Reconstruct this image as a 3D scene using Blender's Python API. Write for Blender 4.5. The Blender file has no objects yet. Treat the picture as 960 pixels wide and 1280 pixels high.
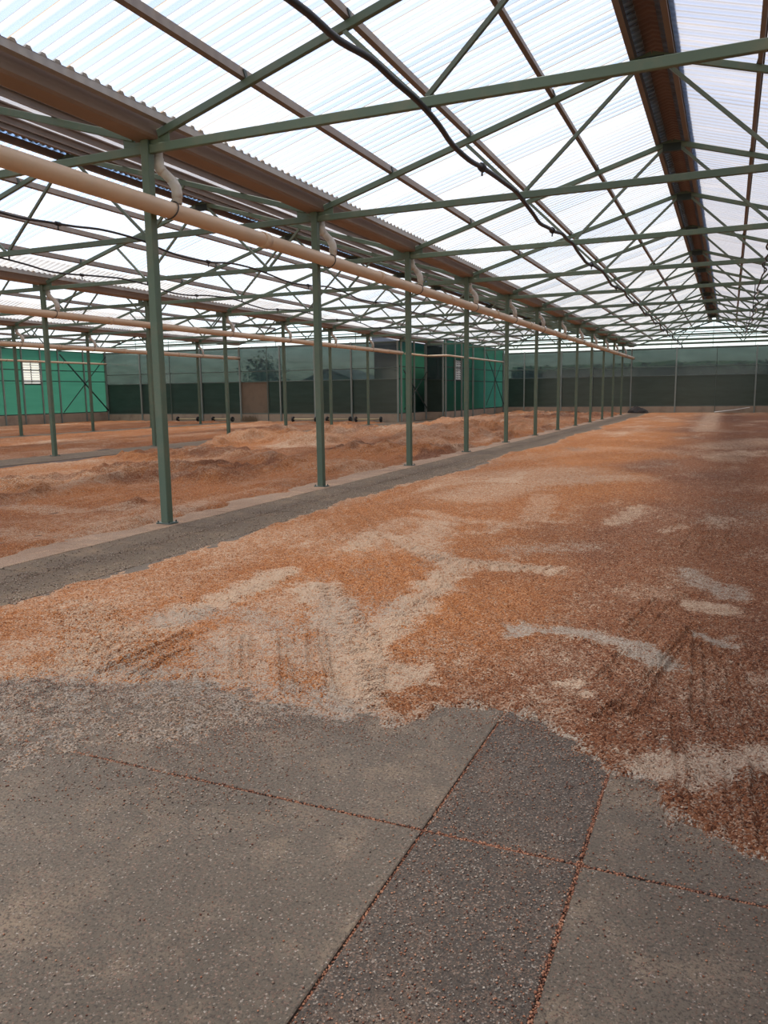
import bpy, math, random
import numpy as np
from mathutils import Vector, Matrix

random.seed(7)
rng = np.random.default_rng(11)
C = bpy.context.scene.collection
R = math.radians

# ---------------------------------------------------------------- camera
cam_d = bpy.data.cameras.new('camera')
cam = bpy.data.objects.new('camera', cam_d)
C.objects.link(cam)
cam_d.sensor_fit = 'VERTICAL'
cam_d.sensor_height = 36.0
cam_d.lens = 979.3 * 36.0 / 1280.0
cam_d.clip_end = 600
YAW, PITCH, ROLL = 0.4131, 0.1501, -0.0128
cy, sy = math.cos(YAW), math.sin(YAW)
cp, sp = math.cos(PITCH), math.sin(PITCH)
cr, sr = math.cos(ROLL), math.sin(ROLL)
right = Vector((cy, sy, 0))
fwd = Vector((-sy * cp, cy * cp, -sp))
up = Vector((-sy * sp, cy * sp, cp))
right2 = right * cr + up * sr
up2 = up * cr - right * sr
m3 = Matrix((right2, up2, -fwd)).transposed()
cam.matrix_world = Matrix.Translation((0, 0, 1.6)) @ m3.to_4x4()
bpy.context.scene.camera = cam

# ---------------------------------------------------------------- sky, sun, exposure
SUN_ELEV = 78.0
world = bpy.data.worlds.new('sky')
bpy.context.scene.world = world
world.use_nodes = True
wn = world.node_tree
sky = wn.nodes.new('ShaderNodeTexSky')
sky.sky_type = 'NISHITA'
sky.sun_disc = False
sky.sun_elevation = R(SUN_ELEV)
sky.sun_rotation = R(-90)
sky.air_density = 1.0
sky.dust_density = 1.7
sky.ozone_density = 0.6
bgn = wn.nodes['Background']
wn.links.new(sky.outputs[0], bgn.inputs[0])
bgn.inputs[1].default_value = 0.3
sun_d = bpy.data.lights.new('sun', 'SUN')
sun_d.energy = 10.3
sun_d.angle = R(12.0)
sun_d.color = (1.0, 0.90, 0.76)
sun = bpy.data.objects.new('sun', sun_d)
C.objects.link(sun)
sun.rotation_euler = (0, -R(90 - SUN_ELEV), 0)
vs = bpy.context.scene.view_settings
vs.view_transform = 'Standard'
vs.look = 'None'
vs.gamma = 1.0
vs.use_curve_mapping = False
vs.exposure = 0.45
cyc = bpy.context.scene.cycles
cyc.max_bounces = 10
cyc.diffuse_bounces = 5
cyc.transparent_max_bounces = 24

# ---------------------------------------------------------------- place dimensions (metres)
XL = [-6.492, -17.078, -27.664, -38.25]      # left post line of each bay
BW = 10.586                                  # bay width
S = 4.171                                    # truss spacing
Y0 = 7.924
def Yk(k): return Y0 + S * k
YC = 59.0                                    # far end wall
YA = 41.29                                   # nearer end wall of the side bays
YB = 45.46
XI = -15.86
YBACK = -5.0
CH = 4.50                                    # chord height
SLOPE = 0.292
ORD = ['first', 'second', 'third', 'fourth', 'fifth', 'sixth', 'seventh', 'eighth', 'ninth', 'tenth', 'eleventh', 'twelfth', 'thirteenth', 'fourteenth']

# ---------------------------------------------------------------- materials
def mat(name):
    m = bpy.data.materials.new(name)
    m.use_nodes = True
    nt = m.node_tree
    return m, nt, nt.nodes['Principled BSDF'], nt.nodes['Material Output']
def node(nt, t, **kw):
    n = nt.nodes.new(t)
    for k, v in kw.items():
        if k.startswith('i_'):
            n.inputs[k[2:].replace('_', ' ')].default_value = v
        else:
            setattr(n, k, v)
    return n
def ramp(nt, src, stops, interp='LINEAR'):
    r = nt.nodes.new('ShaderNodeValToRGB')
    r.color_ramp.interpolation = interp
    els = r.color_ramp.elements
    while len(els) < len(stops): els.new(0.5)
    for e, (p, c) in zip(els, stops):
        e.position = p
        e.color = (c[0], c[1], c[2], 1) if not isinstance(c, (int, float)) else (c, c, c, 1)
    nt.links.new(src, r.inputs[0])
    return r
def mix(nt, fac, a, b):
    n = nt.nodes.new('ShaderNodeMix'); n.data_type = 'RGBA'
    for v, i in ((fac, 0), (a, 6), (b, 7)):
        if isinstance(v, bpy.types.NodeSocket): nt.links.new(v, n.inputs[i])
        elif i == 0: n.inputs[0].default_value = v
        else: n.inputs[i].default_value = (v[0], v[1], v[2], 1)
    return n.outputs[2]
def math_n(nt, op, a, b=0.0, c=None, clamp=False):
    n = nt.nodes.new('ShaderNodeMath'); n.operation = op; n.use_clamp = clamp
    for i, v in enumerate((a, b, c)):
        if v is None: continue
        if isinstance(v, bpy.types.NodeSocket): nt.links.new(v, n.inputs[i])
        else: n.inputs[i].default_value = v
    return n.outputs[0]
def noise(nt, vec, scale, detail=4, rough=0.55):
    n = nt.nodes.new('ShaderNodeTexNoise')
    n.inputs['Scale'].default_value = scale
    n.inputs['Detail'].default_value = detail
    n.inputs['Roughness'].default_value = rough
    if vec is not None: nt.links.new(vec, n.inputs['Vector'])
    return n.outputs['Fac']
def painted(name, col, worn, rough=0.5, metallic=0.0, scale=3.0, amount=0.35, rnd=0.25):
    m, nt, b, o = mat(name)
    tc = nt.nodes.new('ShaderNodeTexCoord')
    f = noise(nt, tc.outputs['Object'], scale, 6, 0.65)
    f2 = ramp(nt, f, [(0.5 - 0.02, 0.0), (0.72, 1.0)])
    fac = math_n(nt, 'MULTIPLY', f2.outputs[0], amount)
    oi = nt.nodes.new('ShaderNodeObjectInfo')
    c = mix(nt, fac, col, worn)
    hs = nt.nodes.new('ShaderNodeHueSaturation')
    v = math_n(nt, 'MULTIPLY_ADD', oi.outputs['Random'], rnd, 1.0 - rnd / 2)
    nt.links.new(v, hs.inputs['Value'])
    nt.links.new(c, hs.inputs['Color'])
    nt.links.new(hs.outputs[0], b.inputs['Base Color'])
    b.inputs['Roughness'].default_value = rough
    b.inputs['Metallic'].default_value = metallic
    return m
M = {}
M['green'] = painted('green paint', (0.085, 0.125, 0.08), (0.20, 0.17, 0.10), 0.5, 0, 2.5, 0.5)
M['green_web'] = painted('green paint on web bars', (0.10, 0.13, 0.09), (0.17, 0.15, 0.1), 0.5, 0, 4, 0.4)
M['purlin'] = painted('weathered brown purlin', (0.19, 0.148, 0.12), (0.27, 0.235, 0.2), 0.65, 0.1, 1.2, 0.5)
M['gutter'] = painted('brown gutter metal', (0.24, 0.165, 0.115), (0.33, 0.26, 0.2), 0.6, 0.1, 0.9, 0.5)
M['eave'] = painted('grey weathered eave metal', (0.27, 0.24, 0.21), (0.18, 0.14, 0.11), 0.65, 0.1, 1.4, 0.5)
M['ridge'] = painted('dark brown ridge metal', (0.13, 0.075, 0.055), (0.2, 0.14, 0.11), 0.6, 0.1, 1.5, 0.5)
M['pipe'] = painted('beige plastic pipe', (0.60, 0.42, 0.27), (0.48, 0.37, 0.26), 0.45, 0, 0.8, 0.6, 0.05)
M['downpipe'] = painted('off-white plastic pipe', (0.62, 0.57, 0.5), (0.42, 0.36, 0.3), 0.5, 0, 6, 0.5, 0.1)
M['strap'] = painted('dark strap', (0.05, 0.04, 0.035), (0.1, 0.08, 0.06), 0.7, 0, 5)
M['hose'] = painted('black hose', (0.018, 0.018, 0.02), (0.05, 0.045, 0.04), 0.5, 0, 8)
M['white'] = painted('white plastic', (0.75, 0.73, 0.68), (0.55, 0.5, 0.43), 0.5, 0, 5)
M['frame'] = painted('grey green wall frame', (0.085, 0.115, 0.095), (0.14, 0.13, 0.1), 0.55, 0, 2, 0.4)
M['frame_pale'] = painted('grey galvanised wall post', (0.22, 0.25, 0.22), (0.2, 0.17, 0.12), 0.55, 0.2, 2, 0.4)
M['frame_dark'] = painted('dark wall frame', (0.02, 0.032, 0.026), (0.05, 0.05, 0.04), 0.6, 0, 2, 0.4)
M['kerb'] = painted('sandy concrete kerb', (0.36, 0.27, 0.19), (0.2, 0.14, 0.1), 0.9, 0, 1.6, 0.7, 0.05)
M['wood'] = painted('pale yellow bar', (0.55, 0.42, 0.22), (0.4, 0.28, 0.15), 0.7, 0, 3)
M['rubber'] = painted('black rubber', (0.02, 0.019, 0.018), (0.06, 0.045, 0.035), 0.8, 0, 6)
M['brown_panel'] = painted('brown panel', (0.20, 0.14, 0.09), (0.12, 0.09, 0.06), 0.7, 0, 1.5, 0.7)  # flat brown standing for things that show through a clear panel
M['leaf'] = painted('dark leaves', (0.035, 0.075, 0.025), (0.07, 0.11, 0.03), 0.8, 0, 1.5, 0.8)
M['bark'] = painted('bark', (0.1, 0.07, 0.05), (0.05, 0.035, 0.03), 0.9, 0, 5)
M['dryweed'] = painted('dry weeds', (0.22, 0.15, 0.09), (0.1, 0.09, 0.04), 0.9, 0, 8)
M['netting'] = painted('dark netting', (0.03, 0.026, 0.024), (0.1, 0.06, 0.04), 0.9, 0, 5, 0.6)
M['housewall'] = painted('grey render', (0.3, 0.29, 0.27), (0.2, 0.2, 0.18), 0.85, 0, 1)
M['houseroof'] = painted('dark roof tiles', (0.10, 0.10, 0.10), (0.15, 0.13, 0.12), 0.7, 0, 2)
M['shade_block'] = painted('dark shed cladding', (0.03, 0.045, 0.04), (0.05, 0.05, 0.045), 0.7, 0, 1)


def roof_material(name, t_lo, t_hi, trans_col, tint):
    # corrugated plastic: part of the light goes straight through, the rest scatters in the sheet; every sheet has aged differently
    m, nt, b, o = mat(name)
    nt.nodes.remove(b)
    tc = nt.nodes.new('ShaderNodeTexCoord')
    sep = nt.nodes.new('ShaderNodeSeparateXYZ')
    nt.links.new(tc.outputs['Object'], sep.inputs[0])
    ysc = math_n(nt, 'DIVIDE', math_n(nt, 'SUBTRACT', sep.outputs['Y'], 0.03), 0.712)
    idx = math_n(nt, 'FLOOR', ysc)
    wnz = nt.nodes.new('ShaderNodeTexWhiteNoise'); wnz.noise_dimensions = '1D'
    nt.links.new(idx, wnz.inputs['W'])
    mp = nt.nodes.new('ShaderNodeMapping')
    mp.inputs['Scale'].default_value = (0.35, 2.2, 0.35)
    nt.links.new(tc.outputs['Object'], mp.inputs[0])
    grime = noise(nt, mp.outputs[0], 1.6, 5, 0.6)
    big = noise(nt, tc.outputs['Object'], 0.22, 3, 0.5)
    a = math_n(nt, 'MULTIPLY_ADD', wnz.outputs['Value'], 0.4, math_n(nt, 'MULTIPLY', big, 0.9))
    a = math_n(nt, 'SUBTRACT', a, math_n(nt, 'MULTIPLY', grime, 0.3), clamp=True)
    tf = math_n(nt, 'MULTIPLY_ADD', a, (t_hi - t_lo) * 1.5, t_lo, clamp=True)
    # ribs scatter more than the flats: whiteness of their angled sides put in
    ph = math_n(nt, 'ABSOLUTE', math_n(nt, 'SUBTRACT', math_n(nt, 'FRACT', math_n(nt, 'DIVIDE', sep.outputs['Y'], 0.178)), 0.5))
    rib = math_n(nt, 'MULTIPLY_ADD', ph, -9.0, 2.4, clamp=True)
    tf = math_n(nt, 'MULTIPLY', tf, math_n(nt, 'MULTIPLY_ADD', rib, -0.75, 1.0))
    fr = math_n(nt, 'FRACT', ysc)
    seam = math_n(nt, 'LESS_THAN', fr, 0.04)
    brown = math_n(nt, 'MULTIPLY', seam, math_n(nt, 'MULTIPLY_ADD', grime, 1.2, 0.3, clamp=True), clamp=True)
    col = mix(nt, math_n(nt, 'MULTIPLY', math_n(nt, 'LESS_THAN', math_n(nt, 'ABSOLUTE', math_n(nt, 'SUBTRACT', fr, 0.015)), 0.07), 0.6), trans_col, (0.40, 0.31, 0.21))
    col = mix(nt, brown, col, (0.25, 0.19, 0.14))
    col = mix(nt, math_n(nt, 'MULTIPLY', ramp(nt, grime, [(0.55, 0.0), (0.8, 1.0)]).outputs[0], 0.3), col, (0.5, 0.42, 0.34))
    tf = math_n(nt, 'MULTIPLY', tf, math_n(nt, 'SUBTRACT', 1.0, brown))
    tr = nt.nodes.new('ShaderNodeBsdfTransparent'); tr.inputs[0].default_value = (*tint, 1)
    tl = nt.nodes.new('ShaderNodeBsdfTranslucent'); nt.links.new(col, tl.inputs[0])
    df = nt.nodes.new('ShaderNodeBsdfDiffuse'); nt.links.new(col, df.inputs[0])
    ms0 = nt.nodes.new('ShaderNodeMixShader'); ms0.inputs[0].default_value = 0.25
    nt.links.new(tl.outputs[0], ms0.inputs[1]); nt.links.new(df.outputs[0], ms0.inputs[2])
    ms = nt.nodes.new('ShaderNodeMixShader')
    nt.links.new(tf, ms.inputs[0]); nt.links.new(ms0.outputs[0], ms.inputs[1]); nt.links.new(tr.outputs[0], ms.inputs[2])
    nt.links.new(ms.outputs[0], o.inputs[0])
    return m
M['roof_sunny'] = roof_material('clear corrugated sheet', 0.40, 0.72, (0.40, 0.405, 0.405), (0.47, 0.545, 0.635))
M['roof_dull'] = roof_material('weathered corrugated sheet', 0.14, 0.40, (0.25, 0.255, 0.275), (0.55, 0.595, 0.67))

def film(name, tint, trans, frac, spec=0.08, rough=0.12, streak=0.3, front=0.35):
    # plastic wall film: seen through, lit through, and a little glossy
    m, nt, b, o = mat(name)
    nt.nodes.remove(b)
    tc = nt.nodes.new('ShaderNodeTexCoord')
    mp = nt.nodes.new('ShaderNodeMapping'); mp.inputs['Scale'].default_value = (0.5, 0.5, 2.5)
    nt.links.new(tc.outputs['Object'], mp.inputs[0])
    nz = noise(nt, mp.outputs[0], 1.3, 4, 0.6)
    k = math_n(nt, 'MULTIPLY_ADD', nz, streak * 2, 1 - streak)
    def sc(c):
        v = nt.nodes.new('ShaderNodeVectorMath'); v.operation = 'SCALE'
        v.inputs[0].default_value = c; nt.links.new(k, v.inputs['Scale'])
        return v.outputs[0]
    tr = nt.nodes.new('ShaderNodeBsdfTransparent'); nt.links.new(sc(tint), tr.inputs[0])
    tl = nt.nodes.new('ShaderNodeBsdfTranslucent'); nt.links.new(sc(trans), tl.inputs[0])
    df = nt.nodes.new('ShaderNodeBsdfDiffuse'); nt.links.new(sc(trans), df.inputs[0])
    gl = nt.nodes.new('ShaderNodeBsdfGlossy'); gl.inputs['Roughness'].default_value = rough
    m0 = nt.nodes.new('ShaderNodeMixShader'); m0.inputs[0].default_value = front
    nt.links.new(tl.outputs[0], m0.inputs[1]); nt.links.new(df.outputs[0], m0.inputs[2])
    m1 = nt.nodes.new('ShaderNodeMixShader'); m1.inputs[0].default_value = frac
    nt.links.new(m0.outputs[0], m1.inputs[1]); nt.links.new(tr.outputs[0], m1.inputs[2])
    m2 = nt.nodes.new('ShaderNodeMixShader'); m2.inputs[0].default_value = spec
    nt.links.new(m1.outputs[0], m2.inputs[1]); nt.links.new(gl.outputs[0], m2.inputs[2])
    nt.links.new(m2.outputs[0], o.inputs[0])
    return m
M['film_upper'] = film('green tinted film', (0.36, 0.42, 0.41), (0.125, 0.155, 0.15), 0.6, 0.06, 0.1)
M['film_lower'] = film('dark green shade cloth', (0.03, 0.045, 0.04), (0.11, 0.155, 0.125), 0.25, 0.05, 0.2)
M['film_green'] = film('bright green film', (0.17, 0.33, 0.275), (0.155, 0.32, 0.26), 0.3, 0.02, 0.25, 0.12, 0.06)
M['film_clear'] = film('clear gable sheet', (0.97, 0.985, 1.0), (0.9, 0.93, 0.95), 0.9, 0.02, 0.15, 0.05)

M['louvre'] = film('white louvre blades', (0.9, 0.9, 0.9), (0.85, 0.85, 0.82), 0.15, 0.02, 0.3, 0.05)
# concrete slabs
def concrete(name, c1, c2, grit, grit_amt, bump):
    m, nt, b, o = mat(name)
    tc = nt.nodes.new('ShaderNodeTexCoord')
    P = tc.outputs['Object']
    n1 = noise(nt, P, 0.9, 6, 0.65)
    n2 = noise(nt, P, 9.0, 5, 0.7)
    n3 = noise(nt, P, 90.0, 3, 0.7)
    c = mix(nt, ramp(nt, n1, [(0.35, 0.0), (0.68, 1.0)]).outputs[0], c1, c2)
    c = mix(nt, ramp(nt, n2, [(0.5, 0.0), (0.75, 0.6)]).outputs[0], c, (c2[0] * 1.25, c2[1] * 1.22, c2[2] * 1.18))
    n4 = noise(nt, P, 2.2, 7, 0.75)
    c = mix(nt, ramp(nt, n4, [(0.5, 0.0), (0.72, 0.75)]).outputs[0], c, (c2[0] * 2.1, c2[1] * 1.9, c2[2] * 1.7))
    v = nt.nodes.new('ShaderNodeTexVoronoi'); v.inputs['Scale'].default_value = 190
    nt.links.new(P, v.inputs['Vector'])
    sepc = nt.nodes.new('ShaderNodeSeparateColor'); nt.links.new(v.outputs['Color'], sepc.inputs[0])
    gcol = ramp(nt, sepc.outputs[1], [(0.0, (grit[0] * 0.3, grit[1] * 0.3, grit[2] * 0.3)), (0.75, grit), (1.0, (0.30, 0.25, 0.2))])
    gsel = math_n(nt, 'MULTIPLY', ramp(nt, sepc.outputs[0], [(1 - grit_amt - 0.02, 0.0), (1 - grit_amt, 1.0)]).outputs[0], ramp(nt, n2, [(0.3, 0.3), (0.6, 1.0)]).outputs[0])
    c = mix(nt, gsel, c, gcol.outputs[0])
    c = mix(nt, ramp(nt, n3, [(0.38, 0.75), (0.5, 0.0)]).outputs[0], c, (c1[0] * 0.4, c1[1] * 0.4, c1[2] * 0.4))
    nt.links.new(c, b.inputs['Base Color'])
    b.inputs['Roughness'].default_value = 0.85
    bp = nt.nodes.new('ShaderNodeBump'); bp.inputs['Strength'].default_value = bump; bp.inputs['Distance'].default_value = 0.011
    h = math_n(nt, 'ADD', n3, math_n(nt, 'MULTIPLY', gsel, 0.5))
    nt.links.new(h, bp.inputs['Height']); nt.links.new(bp.outputs[0], b.inputs['Normal'])
    return m
M['slab'] = concrete('smooth grey concrete slab', (0.078, 0.056, 0.037), (0.125, 0.092, 0.063), (0.18, 0.10, 0.065), 0.22, 0.5)
M['aggregate'] = concrete('rough brown aggregate slab', (0.05, 0.035, 0.024), (0.085, 0.06, 0.042), (0.17, 0.10, 0.065), 0.5, 0.9)
M['walkway'] = concrete('brown dusty walkway slab', (0.11, 0.074, 0.04), (0.17, 0.12, 0.07), (0.2, 0.12, 0.075), 0.4, 0.8)
M['dusty'] = concrete('slab under pale red dust', (0.24, 0.15, 0.09), (0.34, 0.235, 0.155), (0.3, 0.14, 0.07), 0.4, 0.5)
M['joint'] = painted('dirt in joints', (0.05, 0.03, 0.02), (0.12, 0.055, 0.03), 0.95, 0, 20, 0.8, 0)

def gravel_material():
    m, nt, b, o = mat('red crushed gravel')
    tc = nt.nodes.new('ShaderNodeTexCoord'); P = tc.outputs['Object']
    def attr(n):
        a = nt.nodes.new('ShaderNodeAttribute'); a.attribute_name = n
        return a.outputs['Fac']
    dust, grey, tone = attr('dust'), attr('grey'), attr('tone')
    v = nt.nodes.new('ShaderNodeTexVoronoi'); v.inputs['Scale'].default_value = 120
    nt.links.new(P, v.inputs['Vector'])
    sc = nt.nodes.new('ShaderNodeSeparateColor'); nt.links.new(v.outputs['Color'], sc.inputs[0])
    n1 = noise(nt, P, 14, 5, 0.7)
    n2 = noise(nt, P, 55, 3, 0.7)
    red = ramp(nt, sc.outputs[0], [(0.0, (0.09, 0.026, 0.009)), (0.35, (0.31, 0.098, 0.028)), (0.85, (0.45, 0.172, 0.055)), (1.0, (0.54, 0.29, 0.15))])
    brn = ramp(nt, sc.outputs[0], [(0.0, (0.035, 0.012, 0.007)), (0.4, (0.125, 0.042, 0.02)), (0.85, (0.20, 0.078, 0.040)), (1.0, (0.32, 0.18, 0.115))])
    c = mix(nt, tone, red.outputs[0], brn.outputs[0])
    gr = ramp(nt, sc.outputs[1], [(0.0, (0.055, 0.036, 0.025)), (0.5, (0.19, 0.132, 0.092)), (1.0, (0.40, 0.295, 0.215))])
    t = math_n(nt, 'ADD', n1, math_n(nt, 'MULTIPLY', math_n(nt, 'SUBTRACT', n2, 0.5), 0.9))
    t = math_n(nt, 'ADD', t, math_n(nt, 'MULTIPLY', math_n(nt, 'SUBTRACT', sc.outputs[2], 0.5), 0.45))
    def thr(a, w):
        d = math_n(nt, 'SUBTRACT', a, math_n(nt, 'MULTIPLY_ADD', math_n(nt, 'SUBTRACT', t, 0.5), 1.6, 0.5))
        return math_n(nt, 'MULTIPLY_ADD', d, w, 0.5, clamp=True)
    c = mix(nt, thr(grey, 2.5), c, gr.outputs[0])
    dcol = mix(nt, grey, (0.52, 0.38, 0.265), (0.29, 0.26, 0.225))
    dcol = mix(nt, ramp(nt, sc.outputs[1], [(0.0, 0.5), (0.5, 0.0)]).outputs[0], dcol, (0.27, 0.14, 0.075))
    c = mix(nt, math_n(nt, 'MULTIPLY', thr(dust, 1.6), 0.82), c, dcol)
    nt.links.new(c, b.inputs['Base Color'])
    b.inputs['Roughness'].default_value = 0.95
    b.inputs['Specular IOR Level'].default_value = 0.15
    bp = nt.nodes.new('ShaderNodeBump'); bp.inputs['Strength'].default_value = 1.0; bp.inputs['Distance'].default_value = 0.010
    h = math_n(nt, 'SUBTRACT', math_n(nt, 'ADD', math_n(nt, 'MULTIPLY', n2, 1.5), math_n(nt, 'MULTIPLY', n1, 2.0)), v.outputs['Distance'])
    nt.links.new(h, bp.inputs['Height']); nt.links.new(bp.outputs[0], b.inputs['Normal'])
    return m
M['gravel'] = gravel_material()
def grain(name, stops):
    m, nt, b, o = mat(name)
    g = nt.nodes.new('ShaderNodeNewGeometry')
    r = ramp(nt, g.outputs['Random Per Island'], stops)
    nt.links.new(r.outputs[0], b.inputs['Base Color'])
    b.inputs['Roughness'].default_value = 0.9
    return m
M['grain_red'] = grain('red gravel grains', [(0.0, (0.09, 0.03, 0.016)), (0.5, (0.24, 0.085, 0.04)), (1.0, (0.42, 0.2, 0.11))])
M['grain_grey'] = grain('grey gravel grains', [(0.0, (0.07, 0.05, 0.036)), (0.35, (0.22, 0.13, 0.085)), (0.7, (0.34, 0.25, 0.185)), (1.0, (0.46, 0.36, 0.27))])
def ground_mat():
    m, nt, b, o = mat('dry grass ground')
    tc = nt.nodes.new('ShaderNodeTexCoord')
    f = noise(nt, tc.outputs['Object'], 0.4, 8, 0.7)
    r = ramp(nt, f, [(0.35, (0.11, 0.12, 0.05)), (0.65, (0.28, 0.2, 0.12))])
    nt.links.new(r.outputs[0], b.inputs['Base Color']); b.inputs['Roughness'].default_value = 1
    return m
M['ground'] = ground_mat()

# ---------------------------------------------------------------- mesh helpers
class MB:
    def __init__(s): s.v = []; s.f = []; s.mi = []; s.cur = 0; s.smooth = False; s.sm = []
    def add(s, verts, faces, smooth=False):
        o = len(s.v)
        s.v += [tuple(p) for p in verts]
        for f in faces:
            s.f.append([i + o for i in f]); s.mi.append(s.cur); s.sm.append(smooth)
        return s
    def box(s, x0, x1, y0, y1, z0, z1, ch=0.0):
        if ch <= 0:
            s.add([(x0, y0, z0), (x1, y0, z0), (x1, y1, z0), (x0, y1, z0), (x0, y0, z1), (x1, y0, z1), (x1, y1, z1), (x0, y1, z1)],
                  [(0, 3, 2, 1), (4, 5, 6, 7), (0, 1, 5, 4), (1, 2, 6, 5), (2, 3, 7, 6), (3, 0, 4, 7)])
        else:
            a = [(x0 + ch, y0), (x1 - ch, y0), (x1, y0 + ch), (x1, y1 - ch), (x1 - ch, y1), (x0 + ch, y1), (x0, y1 - ch), (x0, y0 + ch)]
            s.prism([(p[0], p[1], z0) for p in a], (0, 0, z1 - z0))
        return s
    def prism(s, loop, d, smooth=False):
        n = len(loop)
        s.add(list(loop) + [(p[0] + d[0], p[1] + d[1], p[2] + d[2]) for p in loop],
              [tuple(range(n - 1, -1, -1)), tuple(range(n, 2 * n))] + [(i, (i + 1) % n, n + (i + 1) % n, n + i) for i in range(n)], smooth)
        return s
    def bar(s, p, q, w, h, ch=0.004, upv=(0, 0, 1)):
        p, q = Vector(p), Vector(q)
        d = (q - p)
        t = d.normalized(); u = Vector(upv)
        a = t.cross(u).normalized(); b = a.cross(t).normalized()
        w2, h2 = w / 2, h / 2
        sec = [(-w2 + ch, -h2), (w2 - ch, -h2), (w2, -h2 + ch), (w2, h2 - ch), (w2 - ch, h2), (-w2 + ch, h2), (-w2, h2 - ch), (-w2, -h2 + ch)]
        s.prism([tuple(p + a * x + b * y) for x, y in sec], tuple(d))
        return s
    def section(s, p, q, sec, upv=(0, 0, 1)):
        p, q = Vector(p), Vector(q); d = q - p
        t = d.normalized(); a = t.cross(Vector(upv)).normalized(); b = a.cross(t).normalized()
        s.prism([tuple(p + a * x + b * y) for x, y in sec], tuple(d))
        return s
    def tube(s, path, r, n=10, caps=True):
        P = [Vector(p) for p in path]; k = len(P)
        rr = r if isinstance(r, (list, tuple)) else [r] * k
        verts = []; prev = None
        for i in range(k):
            t = (P[min(i + 1, k - 1)] - P[max(i - 1, 0)]).normalized()
            if prev is None:
                prev = t.cross(Vector((0, 0, 1)))
                if prev.length < 1e-3: prev = Vector((1, 0, 0))
            a = (prev - t * prev.dot(t)).normalized(); b = t.cross(a); prev = a
            for j in range(n):
                an = 2 * math.pi * j / n
                verts.append(tuple(P[i] + (a * math.cos(an) + b * math.sin(an)) * rr[i]))
        faces = [(i * n + j, i * n + (j + 1) % n, (i + 1) * n + (j + 1) % n, (i + 1) * n + j) for i in range(k - 1) for j in range(n)]
        s.add(verts, faces, True)
        if caps:
            s.add([], []); o = len(s.v) - len(verts)
            s.f.append([o + j for j in range(n - 1, -1, -1)]); s.mi.append(s.cur); s.sm.append(False)
            s.f.append([o + (k - 1) * n + j for j in range(n)]); s.mi.append(s.cur); s.sm.append(False)
        return s
    def mesh(s, name, mats):
        me = bpy.data.meshes.new(name)
        me.from_pydata(s.v, [], s.f)
        for m in (mats if isinstance(mats, (list, tuple)) else [mats]): me.materials.append(m)
        me.polygons.foreach_set('material_index', s.mi)
        me.polygons.foreach_set('use_smooth', s.sm)
        me.update()
        return me
KIDS = {}
def put(name, data, parent=None, loc=None):
    o = bpy.data.objects.new(name, data)
    C.objects.link(o)
    if parent is not None:
        o.parent = parent
        KIDS.setdefault(parent.name, []).append(o)
    if loc is not None: o.location = loc
    return o
def part(mb, name, m, parent=None, loc=None): return put(name, mb.mesh(name, m), parent, loc)
def tag(o, label, cat, group=None, kind=None):
    o['label'] = label; o['category'] = cat
    if group: o['group'] = group
    if kind: o['kind'] = kind
    return o
def empty(name, loc):
    o = put(name, None, None, loc)
    o.empty_display_size = 0.2
    return o
def dup(o, loc=None, parent=None):
    c = o.copy(); C.objects.link(c)
    if parent is not None: c.parent = parent; KIDS.setdefault(parent.name, []).append(c)
    for ch in KIDS.get(o.name, []): dup(ch, None, c)
    if loc is not None: c.location = loc
    return c
def struct(o): o['kind'] = 'structure'; return o
def grid_mesh(name, V, nr, nc, mats, keep=None, attrs=None, smooth=True, mi=None):
    r = np.arange(nr - 1)[:, None]; c = np.arange(nc - 1)[None, :]
    a = r * nc + c
    F = np.stack([a, a + 1, a + nc + 1, a + nc], -1).reshape(-1, 4)
    if keep is not None:
        k = keep.reshape(-1)
        F = F[k[F].any(1)]
        used = np.zeros(len(V), bool); used[F.ravel()] = True
        remap = np.cumsum(used) - 1
        F = remap[F]; V = V[used]
        if attrs: attrs = {n: x.reshape(-1)[used] for n, x in attrs.items()}
    me = bpy.data.meshes.new(name)
    me.vertices.add(len(V)); me.vertices.foreach_set('co', V.astype(np.float32).ravel())
    me.loops.add(F.size); me.loops.foreach_set('vertex_index', F.ravel().astype(np.int32))
    me.polygons.add(len(F))
    me.polygons.foreach_set('loop_start', (np.arange(len(F)) * 4).astype(np.int32))
    me.polygons.foreach_set('use_smooth', np.full(len(F), smooth))
    me.update(calc_edges=True)
    if attrs:
        for n, x in attrs.items():
            at = me.attributes.new(n, 'FLOAT', 'POINT'); at.data.foreach_set('value', x.astype(np.float32).ravel())
    for m in (mats if isinstance(mats, list) else [mats]): me.materials.append(m)
    return me
# value noise on arrays
def vnoise(x, y, seed=0):
    xi = np.floor(x).astype(np.int64); yi = np.floor(y).astype(np.int64)
    fx = x - xi; fy = y - yi
    fx = fx * fx * (3 - 2 * fx); fy = fy * fy * (3 - 2 * fy)
    def h(a, b):
        n = (a * 374761393 + b * 668265263 + seed * 974634777) & 0x7fffffff
        n = ((n ^ (n >> 13)) * 1274126177) & 0x7fffffff
        return ((n ^ (n >> 16)) & 0xffff) / 65535.0
    return (h(xi, yi) * (1 - fx) + h(xi + 1, yi) * fx) * (1 - fy) + (h(xi, yi + 1) * (1 - fx) + h(xi + 1, yi + 1) * fx) * fy
def fbm(x, y, oct=4, seed=0):
    s = 0; a = 0.5; t = 0
    for i in range(oct):
        s = s + a * vnoise(x, y, seed + i * 17); t += a
        a *= 0.55; x = x * 2.03 + 3.1; y = y * 2.03 + 1.7
    return s / t
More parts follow.
